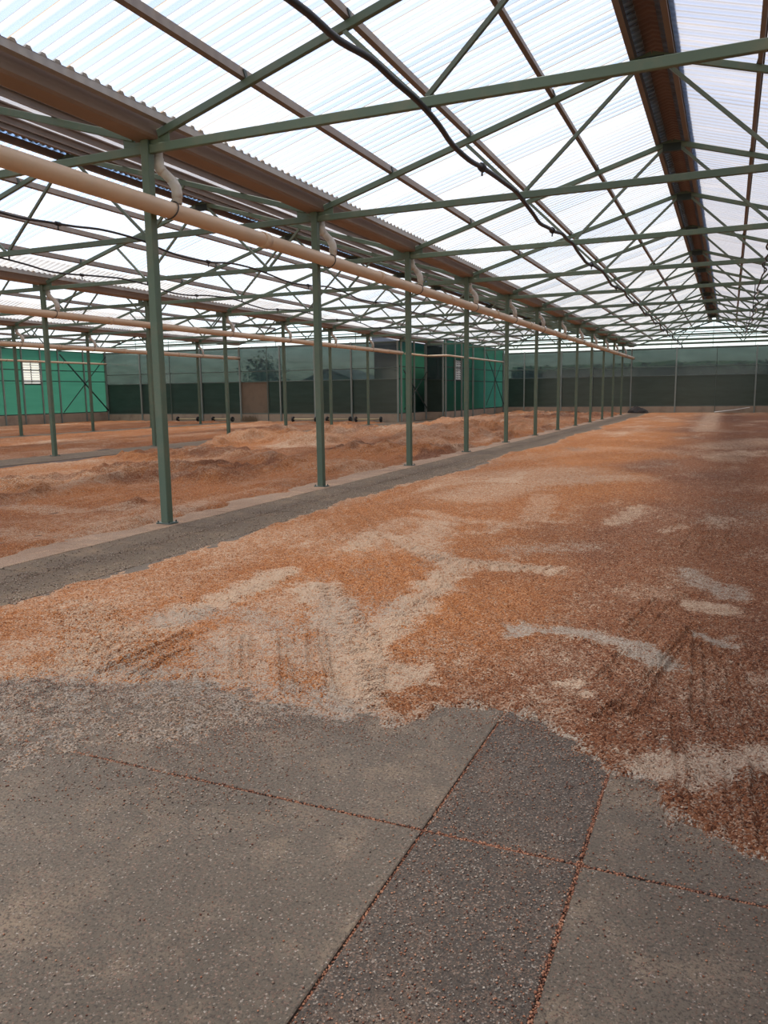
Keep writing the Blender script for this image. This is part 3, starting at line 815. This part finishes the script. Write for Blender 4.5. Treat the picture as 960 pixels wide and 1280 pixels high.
GROOVES=[
([(-0.14,5.54),(-0.28,4.72),(-0.42,4.02),(-0.52,3.71)],0.014),
([(-0.13,5.27),(-0.08,3.84)],0.014),
([(-0.07,5.12),(0.0,3.78)],0.01),
([(-0.16,5.26),(-0.29,4.31),(-0.36,3.78)],0.012),
([(-0.2,5.42),(-0.38,4.4),(-0.46,3.89)],0.01),
([(-0.02,5.14),(0.09,3.81)],0.009),
([(0.02,4.99),(0.17,3.66)],0.008),
([(0.09,4.87),(0.23,3.82)],0.008),
([(-0.21,10.36),(-0.38,8.2)],0.006),
([(-0.03,10.43),(-0.22,8.05)],0.006),
([(0.15,10.17),(-0.04,8.11)],0.006),
([(-0.49,10.27),(-0.6,8.12)],0.006),
([(-0.57,5.28),(-0.44,6.21)],0.012),
([(-0.45,5.14),(-0.28,6.4)],0.009),
([(-0.59,4.32),(-0.52,4.86)],0.012),
([(-3.25,3.33),(-3.22,3.72),(-3.26,4.08)],0.028),
([(-3.07,3.36),(-3.08,3.69)],0.014),
([(-2.99,3.37),(-3.06,3.86)],0.014),
([(-2.64,4.29),(-2.12,3.46)],0.01),
([(-2.54,4.33),(-2.08,3.53)],0.009),
([(-2.47,4.36),(-2.03,3.61)],0.01),
([(-2.48,4.54),(-1.9,3.57)],0.012),
([(-2.34,4.41),(-1.9,3.64)],0.012),
([(-3.04,4.32),(-2.51,3.56)],0.008),
([(-2.86,4.2),(-2.46,3.58)],0.008),
([(-0.34,8.21),(-0.43,9.12)],0.006),
([(-1.17,4.86),(-0.83,4.96),(-0.46,4.77)],0.012),
([(0.16,5.38),(0.26,4.41)],0.009),
([(-0.18,3.9),(-0.1,3.1)],0.008),
([(0.17,3.5),(0.18,2.86)],0.01),
([(0.06,3.46),(0.09,2.88)],0.008),
([(-2.1,4.99),(-2.09,5.99)],0.01),
]

def gravel_fields(X, Y):
    dust = np.clip((fbm(X * 0.55, Y * 0.28, 5, 3) - 0.52) * 2.0, 0, 0.42) + np.clip((fbm(X * 2.2 + 9, Y * 1.1, 4, 8) - 0.55) * 1.4, 0, 0.3)
    grey = np.clip((fbm(X * 0.8, Y * 0.5, 4, 21) - 0.6) * 2, 0, 0.5)
    tone = np.clip((fbm(X * 0.35, Y * 0.2, 4, 33) - 0.38) * 2.6, 0, 1)
    z = np.zeros(X.shape)
    wx = X + (fbm(X * 5, Y * 5, 3, 51) - 0.5) * 0.28
    wy = Y + (fbm(X * 5, Y * 5, 3, 52) - 0.5) * 0.28
    for pts, w, s, tr, gy in DUST:
        P = np.array(pts); mg = w * 2.2 + 0.2
        b = (X > P[:, 0].min() - mg) & (X < P[:, 0].max() + mg) & (Y > P[:, 1].min() - mg) & (Y < P[:, 1].max() + mg)
        if not b.any(): continue
        d, a = poly_dist(wx[b], wy[b], pts)
        k = smooth01(1.35 - d / w * 0.85)
        v = 0.9 * s * k
        dust[b] = np.maximum(dust[b], v)
        if gy: grey[b] = np.maximum(grey[b], v)
        z[b] -= 0.005 * k
        if tr:
            d2, a2 = poly_dist(X[b], Y[b], pts)
            z[b] += 0.014 * np.clip(np.sin(2 * np.pi * (a2 + d2 * 0.5) / 0.10) * 1.8, -1, 1) * smooth01((w * 1.05 - d2) / 0.05)
    for pts, dep in GROOVES:
        dep *= 1.3
        P = np.array(pts); mg = 0.15
        b = (X > P[:, 0].min() - mg) & (X < P[:, 0].max() + mg) & (Y > P[:, 1].min() - mg) & (Y < P[:, 1].max() + mg)
        if not b.any(): continue
        d, a = poly_dist(X[b] + (fbm(X[b] * 12, Y[b] * 12, 2, 71) - 0.5) * 0.03, Y[b], pts)
        wd = 0.008 + dep * 0.25
        z[b] += -dep * np.exp(-(d / wd) ** 2) + dep * 0.8 * np.exp(-((d - wd * 2.2) / (wd * 1.2)) ** 2)
    return dust, grey, tone, z
YB_X = [-5.3, -3.71, -3.5, -3.17, -2.73, -2.16, -1.65, -1.37, -1.22, -0.98, -0.74, -0.4, -0.21, -0.13, 0.0, 0.2, 0.6, 4.3]
YB_Y = [2.7, 3.01, 3.16, 3.19, 3.40, 3.32, 3.25, 3.27, 3.55, 3.59, 3.55, 3.19, 3.16, 2.9, 2.76, 2.72, 2.6, 2.2]
YG_X = [-5.3, -3.6, -2.9, -2.3, -1.9, -1.5, -1.2, 4.3]
YG_Y = [1.6, 1.7, 1.95, 2.35, 2.75, 3.1, 3.5, 3.5]
# main bed: rows get wider apart with distance from the doorway end
q = 0.0037; ry = [1.2]
while ry[-1] < 58.5: ry.append(ry[-1] + max(0.0095, q * ry[-1]))
ry = np.array(ry); rx = np.concatenate([np.linspace(-5.3, -3.8, 110)[:-1], np.linspace(-3.8, 1.2, 620)[:-1], np.linspace(1.2, 4.0, 80)])
X, Y = np.meshgrid(rx, ry)
dust, grey, tone, zf = gravel_fields(X, Y)
d = Y - np.interp(X, YB_X, YB_Y) + (fbm(X * 7, Y * 7, 4, 91) - 0.5) * 0.30
dg = Y - np.interp(X, YG_X, YG_Y) + (fbm(X * 3, Y * 3, 4, 92) - 0.5) * 0.9
rough = (fbm(X * 30, Y * 30, 3, 93) - 0.5) * 0.022 + (fbm(X * 8, Y * 8, 3, 94) - 0.5) * 0.030 + (fbm(X * 0.9, Y * 0.6, 3, 95) - 0.5) * 0.05
rip = smooth01((fbm(X * 0.5 + 3, Y * 0.4, 3, 195) - 0.45) * 6)
rough += rip * 0.016 * np.sin(2 * np.pi * ((X * 0.8 + Y * 0.6) + 0.15 * fbm(X, Y, 3, 196)) / 0.22) * fbm(X * 2, Y * 2, 3, 197)
rough -= 0.05 * np.clip(fbm(X * 4.5, Y * 2.5, 4, 198) - 0.66, 0, 1)
zr = 0.030 * smooth01(d / 0.16) - 0.012 + (zf + rough) * smooth01(d / 0.12)
zg = 0.013 * smooth01(dg / 0.7) - 0.012 + (fbm(X * 26, Y * 26, 4, 96) - 0.44) * 0.020 * smooth01(dg / 0.3) + (fbm(X * 5, Y * 5, 3, 90) - 0.5) * 0.012
Z = np.maximum(zr, zg)
Z = np.where(d > 0.14, np.maximum(Z, 0.004), Z)
rim = smooth01(1 - (d - 0.02) / 0.16)
grey = np.maximum(grey * smooth01(d / 0.2), 1 - smooth01((d + 0.02) / 0.2))
dust = np.where(d > 0.05, np.maximum(dust, 0.45 * rim * (fbm(X * 2, Y * 2, 3, 97) > 0.42)), dust * 0.4 + 0.1)
edge = X + 5.22 + (fbm(X * 3, Y * 2.2, 4, 98) - 0.5) * 0.5 + 0.12 * np.sin(Y * 0.7)
Z = np.where(edge < 0.25, np.minimum(Z, Z * smooth01(edge / 0.25) - 0.012 * (1 - smooth01(edge / 0.2))), Z)
dust = np.maximum(dust, 0.55 * smooth01(1 - np.abs(edge - 0.1) / 0.2))
# browner gravel away from the walkway: dimmer light there put into the tone
tone = np.clip(tone * 0.35 + 0.8 * smooth01((X + 2.7 + (fbm(X * 0.7, Y * 0.4, 3, 99) - 0.5) * 2.0) / 1.8), 0, 1)
V = np.stack([X, Y, Z], -1).reshape(-1, 3)
o = put('gravel_bed', grid_mesh('gravel_bed', V, len(ry), len(rx), M['gravel'], keep=(Z > -0.006), attrs=dict(dust=dust, grey=grey, tone=tone)))
tag(o, 'red gravel spread over the main aisle floor with pale dusty tyre tracks', 'gravel', 'gravel beds', 'stuff')
# side beds: lumpier, heaped and furrowed
MOUNDS = [(-9.9, 10.4, 1.0, 0.5, 0.07), (-9.3, 12.2, 1.5, 0.4, 0.10), (-11.5, 12.6, 1.6, 0.4, 0.08), (-9.75, 15.9, 0.9, 0.8, 0.20), (-8.6, 15.4, 0.8, 0.7, 0.12), (-7.8, 14.5, 0.6, 0.8, 0.16), (-7.3, 15.4, 0.6, 0.9, 0.12),
          (-8.9, 18.6, 1.2, 1.2, 0.14), (-8.4, 22.0, 1.2, 1.5, 0.22), (-9.6, 25.0, 1.4, 1.5, 0.24), (-8.2, 26.5, 1.2, 1.6, 0.26), (-9.6, 29.5, 1.4, 1.5, 0.28), (-8.1, 31, 1.3, 2, 0.28), (-10.6, 33.0, 1.5, 2, 0.3), (-8.6, 36, 1.4, 2, 0.28),
          (-12.6, 23, 1.2, 1.6, 0.30), (-13.2, 26.5, 1.4, 1.5, 0.26), (-14.8, 24.0, 0.9, 2.4, 0.32), (-14.6, 28.5, 1.2, 2, 0.26), (-11.8, 29, 1.2, 1.5, 0.28), (-14.9, 21.5, 0.9, 1.6, 0.24), (-12.5, 37, 1.6, 2, 0.3), (-10.6, 40, 1.6, 2, 0.26), (-7.6, 40, 1, 2, 0.2), (-12.8, 43, 1.6, 2, 0.2)]
def side_bed(xa, xb, ya, yb, label, lump, mounds, furrow, seed, tone_k):
    ry = [ya]
    while ry[-1] < yb: ry.append(ry[-1] + max(0.03, 0.0075 * (ry[-1] ** 2 + xb * xb) ** 0.5 * 0.8))
    ry = np.array(ry); rx = np.linspace(xa, xb, int((xb - xa) / (0.035 if mounds else 0.07)))
    X, Y = np.meshgrid(rx, ry)
    dust, grey, tone, zf = gravel_fields(X, Y)
    z = 0.03 + zf + (fbm(X * 4, Y * 4, 4, seed) - 0.5) * 0.05 + (fbm(X * 0.9, Y * 0.5, 4, seed + 1) - 0.5) * lump
    hi = np.zeros(X.shape)
    for mx, my, sx, sy_, h in mounds:
        wx = X + (fbm(X * 1.3, Y * 1.3, 3, seed + 5) - 0.5) * 1.2; wy = Y + (fbm(X * 1.3, Y * 1.3, 3, seed + 6) - 0.5) * 1.6
        r2 = np.sqrt(((wx - mx) / sx) ** 2 + ((wy - my) / sy_) ** 2)
        hi += h * smooth01(1.25 - r2)
    clod = np.abs(fbm(X * 1.6, Y * 1.1, 4, seed + 9) - 0.5) * 2
    rk = smooth01((fbm(X * 0.45, Y * 0.3, 3, seed + 20) - 0.5) * 7)
    if not mounds: rk = rk * 0.25
    z += hi * (0.55 + 1.0 * fbm(X * 3.0, Y * 3.0, 4, seed + 11)) + rk * (0.16 * (1 - clod) ** 4 + 0.07 * (fbm(X * 5, Y * 5, 3, seed + 21) - 0.4))
    fm = smooth01((fbm(X * 0.35, Y * 0.18, 3, seed + 3) - 0.42) * 6)
    z += furrow * np.sin(2 * np.pi * (X + 0.08 * np.sin(Y * 0.5)) / 0.32) * fm + furrow * 1.8 * np.sin(2 * np.pi * (X + 0.2 * np.sin(Y * 0.3)) / 1.35)
    ed = np.minimum(X - xa, xb - X) + (fbm(X * 2.5, Y * 1.6, 4, seed + 12) - 0.5) * 0.5
    z = np.where(ed < 0.4, z * smooth01(ed / 0.4) - 0.02 * (1 - smooth01(ed / 0.3)), z)
    tone = np.clip(tone * tone_k * 0.6 + 0.15 + rk * 0.6 * smooth01((fbm(X * 1.2, Y * 0.8, 4, seed + 22) - 0.4) * 6), 0, 1)
    dust = np.maximum(dust, 0.6 * smooth01(hi * 6) * fbm(X, Y, 3, seed + 14))  # heap tops paler: their sunlit look put into the dust
    V = np.stack([X, Y, z], -1).reshape(-1, 3)
    o = put('gravel_bed', grid_mesh('gravel_bed', V, len(ry), len(rx), M['gravel'], keep=(z > -0.009), attrs=dict(dust=dust, grey=grey, tone=tone)))
    tag(o, label, 'gravel', 'gravel beds', 'stuff')
side_bed(-15.5, -6.62, 4.5, 58.5, 'red gravel with low heaps and rake marks in the second aisle', 0.05, MOUNDS, 0.010, 200, 0.8)
side_bed(-26.3, -17.35, 9.0, 40.3, 'furrowed red gravel in the third aisle behind the second posts', 0.04, [], 0.020, 300, 0.9)
side_bed(-38.15, -27.85, 14.0, 40.3, 'furrowed red gravel in the fourth aisle along the bright green wall', 0.04, [], 0.020, 400, 0.9)

# ---- loose grains on the bare slabs
def grains(name, pts, size, m, label):
    n = len(pts)
    base = np.array([(1, 0, 0), (0, 1, 0), (-1, 0, 0), (0, -1, 0), (0, 0, 0.8), (0, 0, -0.8)], float)
    faces = np.array([(0, 1, 4), (1, 2, 4), (2, 3, 4), (3, 0, 4), (1, 0, 5), (2, 1, 5), (3, 2, 5), (0, 3, 5)])
    a = rng.uniform(0, 2 * np.pi, n); sc = size * rng.uniform(0.55, 1.35, n)
    sx = rng.uniform(0.7, 1.3, (n, 6))
    V = base[None] * sc[:, None, None] * sx[:, :, None]
    ca, sa = np.cos(a)[:, None], np.sin(a)[:, None]
    Vx = V[:, :, 0] * ca - V[:, :, 1] * sa; Vy = V[:, :, 0] * sa + V[:, :, 1] * ca
    V = np.stack([Vx + pts[:, 0:1], Vy + pts[:, 1:2], V[:, :, 2] + pts[:, 2:3] + sc[:, None] * 0.55], -1).reshape(-1, 3)
    F = (faces[None] + (np.arange(n) * 6)[:, None, None]).reshape(-1, 3)
    me = bpy.data.meshes.new(name)
    me.vertices.add(len(V)); me.vertices.foreach_set('co', V.astype(np.float32).ravel())
    me.loops.add(F.size); me.loops.foreach_set('vertex_index', F.ravel().astype(np.int32))
    me.polygons.add(len(F)); me.polygons.foreach_set('loop_start', (np.arange(len(F)) * 3).astype(np.int32))
    me.update(calc_edges=True); me.materials.append(m)
    tag(put(name, me), label, 'gravel', None, 'stuff')
n = 200000
px = rng.uniform(-4.6, 1.4, n); py = rng.uniform(1.0, 3.9, n)
dd = py - np.interp(px, YB_X, YB_Y)
left = smooth01((-1.25 - px) / 0.9)
dens = 0.04 + 0.75 * left * smooth01(1 + (dd + 0.15) / 1.3) + 0.55 * np.exp(-np.abs(dd) / 0.22)
strip = (px > -0.95) & (px < -0.40)
dens = np.where(strip, np.maximum(dens, 0.30), dens)
dens *= 0.25 + 1.2 * fbm(px * 2.4, py * 2.4, 4, 501)
keep = (rng.uniform(0, 1, n) < dens * 0.85) & (dd < 0.15)
pts = np.stack([px[keep], py[keep], np.zeros(keep.sum())], -1)
redsel = rng.uniform(0, 1, len(pts)) < np.where(pts[:, 0] > -1.2, 0.65, 0.35)
wp = np.stack([rng.uniform(-6.28, -5.05, 16000), 4.3 + 14 * rng.uniform(0, 1, 16000) ** 1.5, np.zeros(16000)], -1)
wp = wp[rng.uniform(0, 1, len(wp)) < 0.15 + 0.9 * np.exp(-np.abs(wp[:, 0] + 5.72) / 0.10) + 0.7 * np.exp(-np.abs(wp[:, 0] + 5.1) / 0.2)]
grains('loose_gravel', wp, 0.0065, M['grain_grey'], 'loose gravel grains strewn along the brown walkway beside the front posts')
grains('loose_gravel', pts[redsel], 0.0036, M['grain_red'], 'loose red gravel grains scattered over the bare concrete slabs')
grains('loose_gravel', pts[~redsel], 0.0036, M['grain_grey'], 'loose grey gravel grains scattered over the bare concrete slabs')
# grains packed in the slab joints
jp = []
for i in range(7000):
    u = rng.uniform()
    if u < 0.5: jp.append((rng.uniform(-4.2, 1.2), 2.52 + rng.normal(0, 0.006), -0.011 + rng.uniform(0, 0.008)))
    elif u < 0.72: jp.append((-0.392 + rng.normal(0, 0.005), rng.uniform(1.0, 3.3), -0.011 + rng.uniform(0, 0.008)))
    elif u < 0.85: jp.append((-0.962 + rng.normal(0, 0.004), rng.uniform(1.0, 3.6), -0.012))
    else: jp.append((rng.uniform(-0.9, -0.45), 2.52 + rng.normal(0, 0.006), -0.01))
grains('joint_gravel', np.array(jp), 0.0045, M['grain_red'], 'red gravel grains packed in the joints between the concrete slabs')

# ================================================================ SMALL THINGS ALONG THE FAR WALLS
def make_axle():
    e = empty('wheel_axle', (0, 0, 0))
    m = MB(); m.tube([(-0.72, 0, 0.16), (0.72, 0, 0.16)], 0.03, 8); part(m, 'axle_bar', M['wood'], e)
    for s in (-1, 1):
        m = MB()
        m.tube([(s * 0.70, 0, 0.16), (s * 0.705, 0, 0.16), (s * 0.72, 0, 0.16), (s * 0.78, 0, 0.16), (s * 0.795, 0, 0.16), (s * 0.80, 0, 0.16)], [0.10, 0.145, 0.16, 0.16, 0.145, 0.10], 18)
        w = part(m, 'wheel', M['rubber'], e)
        m = MB(); m.tube([(s * 0.795, 0, 0.16), (s * 0.825, 0, 0.16)], 0.04, 10); part(m, 'hub', M['frame'], w)
    return e
ax0 = make_axle()
AL = ['second wall post from the green corner', 'fourth wall post from the green corner', 'brown panel', 'dark panel past the brown panel', 'stepped corner']
for i, (xm, y) in enumerate(((-31.3, 40.72), (-28.68, 40.75), (-22.9, 40.72), (-20.65, 40.76), (-18.75, 40.73))):
    a = ax0 if i == 0 else dup(ax0)
    a.location = (xm, y, 0.0); a.rotation_euler = (0, 0, R((3, -4, 2, -2, 5)[i]))
    tag(a, 'pale axle bar with two black wheels, %s counted from the bright green wall' % ORD[i], 'axle', 'wheeled axles along the wall', 'thing')
# dark netting heap at the foot of the far corner
ico = []
th = np.linspace(0, 2 * np.pi, 28)[:-1]; phs = np.linspace(0, np.pi / 2, 9)
V = []; 
for p in phs:
    for t in th:
        r = 1.0 + 0.5 * (float(vnoise(np.array(3 * math.cos(t) + 5), np.array(3 * math.sin(t) + 2 * p), 7)) - 0.5)
        V.append((0.62 * r * math.cos(t) * math.sin(p + 0.02), 0.22 * r * math.sin(t) * math.sin(p + 0.02), 0.36 * r * math.cos(p) * (0.6 + 0.8 * float(vnoise(np.array(2.5 * math.cos(t) + 9), np.array(2.5 * math.sin(t) + 3 * p), 9)))))
m = MB(); nt_ = len(th)
m.add(V, [(i * nt_ + j, (i + 1) * nt_ + j, (i + 1) * nt_ + (j + 1) % nt_, i * nt_ + (j + 1) % nt_) for i in range(8) for j in range(nt_)], True)
tag(put('netting_heap', m.mesh('netting_heap', M['netting']), None, (-5.9, 58.55, 0.0)), 'dark crumpled netting heap at the foot of the last walkway post', 'netting', None, 'thing')
# weeds against the kerb
m = MB(); rr = random.Random(3)
for i in range(260):
    x, y = rr.gauss(0, 0.28), rr.gauss(0, 0.07); h = rr.uniform(0.12, 0.42); a = rr.uniform(0, 6.28); l = rr.uniform(0.02, 0.14)
    dx, dy = math.cos(a), math.sin(a) * 0.5
    w = 0.012
    m.add([(x - w, y, 0), (x + w, y, 0), (x + dx * l * 0.5 + w * 0.7, y + dy * l * 0.5, h * 0.6), (x + dx * l * 0.5 - w * 0.7, y + dy * l * 0.5, h * 0.6), (x + dx * l, y + dy * l, h)], [(0, 1, 2, 3), (3, 2, 4)])
tag(put('dry_weeds', m.mesh('dry_weeds', M['dryweed']), None, (-26.9, 41.0, 0.02)), 'tuft of dry weeds growing against the kerb under the brown panel', 'weeds', None, 'stuff')
m = MB(); m.tube([(-0.9, 58.5, 0.06), (0.3, 58.62, 0.2), (1.3, 58.72, 0.36)], 0.022, 8)
tag(part(m, 'loose_pipe', M['white']), 'thin white pipe leaning along the kerb of the far end wall', 'pipe', None, 'thing')

# ================================================================ OUTSIDE, SEEN DIMLY THROUGH THE WALL FILM
def tree(name, x, y, h, w, label, seed):
    rr = random.Random(seed)
    e = tag(empty(name, (x, y, -0.22)), label, 'tree', 'trees outside the walls', 'thing')
    m = MB(); m.tube([(0, 0, 0), (0.05, 0.02, h * 0.3), (0, 0, h * 0.6)], [0.16, 0.12, 0.07], 8); part(m, 'trunk', M['bark'], e)
    m = MB()
    for i in range(1500):
        # leaves in lobes
        lx, ly, lz = rr.gauss(0, w * 0.22), rr.gauss(0, w * 0.22), h * 0.62 + rr.gauss(0, h * 0.15)
        s = rr.uniform(0.10, 0.22); a, b = rr.uniform(0, 6.28), rr.uniform(-1, 1)
        u = Vector((math.cos(a), math.sin(a), b)).normalized() * s; v = Vector((-math.sin(a), math.cos(a), rr.uniform(-1, 1))).normalized() * s * 0.7
        c = Vector((lx, ly, lz))
        m.add([tuple(c - u), tuple(c - v * 0.8), tuple(c + u), tuple(c + v * 0.8)], [(0, 1, 2, 3)])
    part(m, 'crown', M['leaf'], e)
tree('tree', -37.7, 60, 5.6, 3.6, 'bushy dark tree seen through the film behind the nearer end wall', 1)
tree('tree', -26.0, 76, 5.2, 5.0, 'small tree seen through the film beside the house outside', 2)
h = tag(empty('house', (-32.3, 62, -0.22)), 'grey house with a pitched dark roof seen dimly through the end wall film', 'house', None, 'thing')
m = MB(); m.box(-2.7, 2.7, 0, 6, 0, 2.8); m.prism([(-2.7, 0, 2.8), (2.7, 0, 2.8), (0, 0, 3.8)], (0, 6, 0)); part(m, 'walls', M['housewall'], h)
m = MB(); m.prism([(-3.1, -0.3, 2.72), (0, -0.3, 3.92), (3.1, -0.3, 2.72), (3.1, -0.3, 2.86), (0, -0.3, 4.06), (-3.1, -0.3, 2.86)], (0, 6.6, 0)); part(m, 'house_roof', M['houseroof'], h)
s_ = tag(empty('shade_block', (-19.0, 42.2, -0.22)), 'dark block added outside to shade the short green return wall', 'shade_block', None, 'thing')  # invented block, added to keep outside light off the green walls
m = MB(); m.box(0, 1.45, 0, 11.6, 0, 4.75); part(m, 'walls', M['shade_block'], s_)
m = MB(); m.prism([(-0.1, -0.1, 4.75), (1.5, -0.1, 4.75), (1.5, -0.1, 4.8), (-0.1, -0.1, 5.2)], (0, 11.8, 0)); part(m, 'shade_block_roof', M['houseroof'], s_)
def hedge(x0, x1, y, hh, seed, label):
    rr = random.Random(seed); m = MB()
    n = int((x1 - x0) / 0.25)
    hs = [hh * (0.93 + 0.1 * float(vnoise(np.array(i * 0.31), np.array(0.5), seed))) for i in range(n + 1)]
    xs = [x0 + (x1 - x0) * i / n for i in range(n + 1)]
    V = []
    for x, z in zip(xs, hs): V += [(x, y - 0.5, 0), (x, y - 0.4, z * 0.9), (x, y, z), (x, y + 0.5, z * 0.9), (x, y + 0.6, 0)]
    m.add(V, [(5 * i + k, 5 * i + k + 1, 5 * i + 6 + k, 5 * i + 5 + k) for i in range(n) for k in range(4)], True)
    for i in range(int((x1 - x0) * 240)):
        t = rr.uniform(0, 1)
        c = Vector((rr.uniform(x0, x1), y - 0.5 + rr.gauss(0, 0.08), t * hh * 0.98))
        if t > 0.93: c.y += rr.uniform(0, 0.9)
        s = rr.uniform(0.10, 0.2); a = rr.uniform(0, 6.28)
        u = Vector((math.cos(a), math.sin(a), rr.uniform(-1, 1))).normalized() * s; v = Vector((-math.sin(a), math.cos(a), rr.uniform(-1, 1))).normalized() * s * 0.7
        m.add([tuple(c - u), tuple(c - v), tuple(c + u), tuple(c + v)], [(0, 1, 2, 3)])
    tag(put('hedge', m.mesh('hedge', M['leaf']), None, (0, 0, -0.22)), label, 'hedge', None, 'stuff')
hedge(-16, 5, 62.5, 3.9, 5, 'dark hedge added outside the far end wall to dim its film')  # leafy screen added and sized to darken the film in front
bpy.context.view_layer.update()
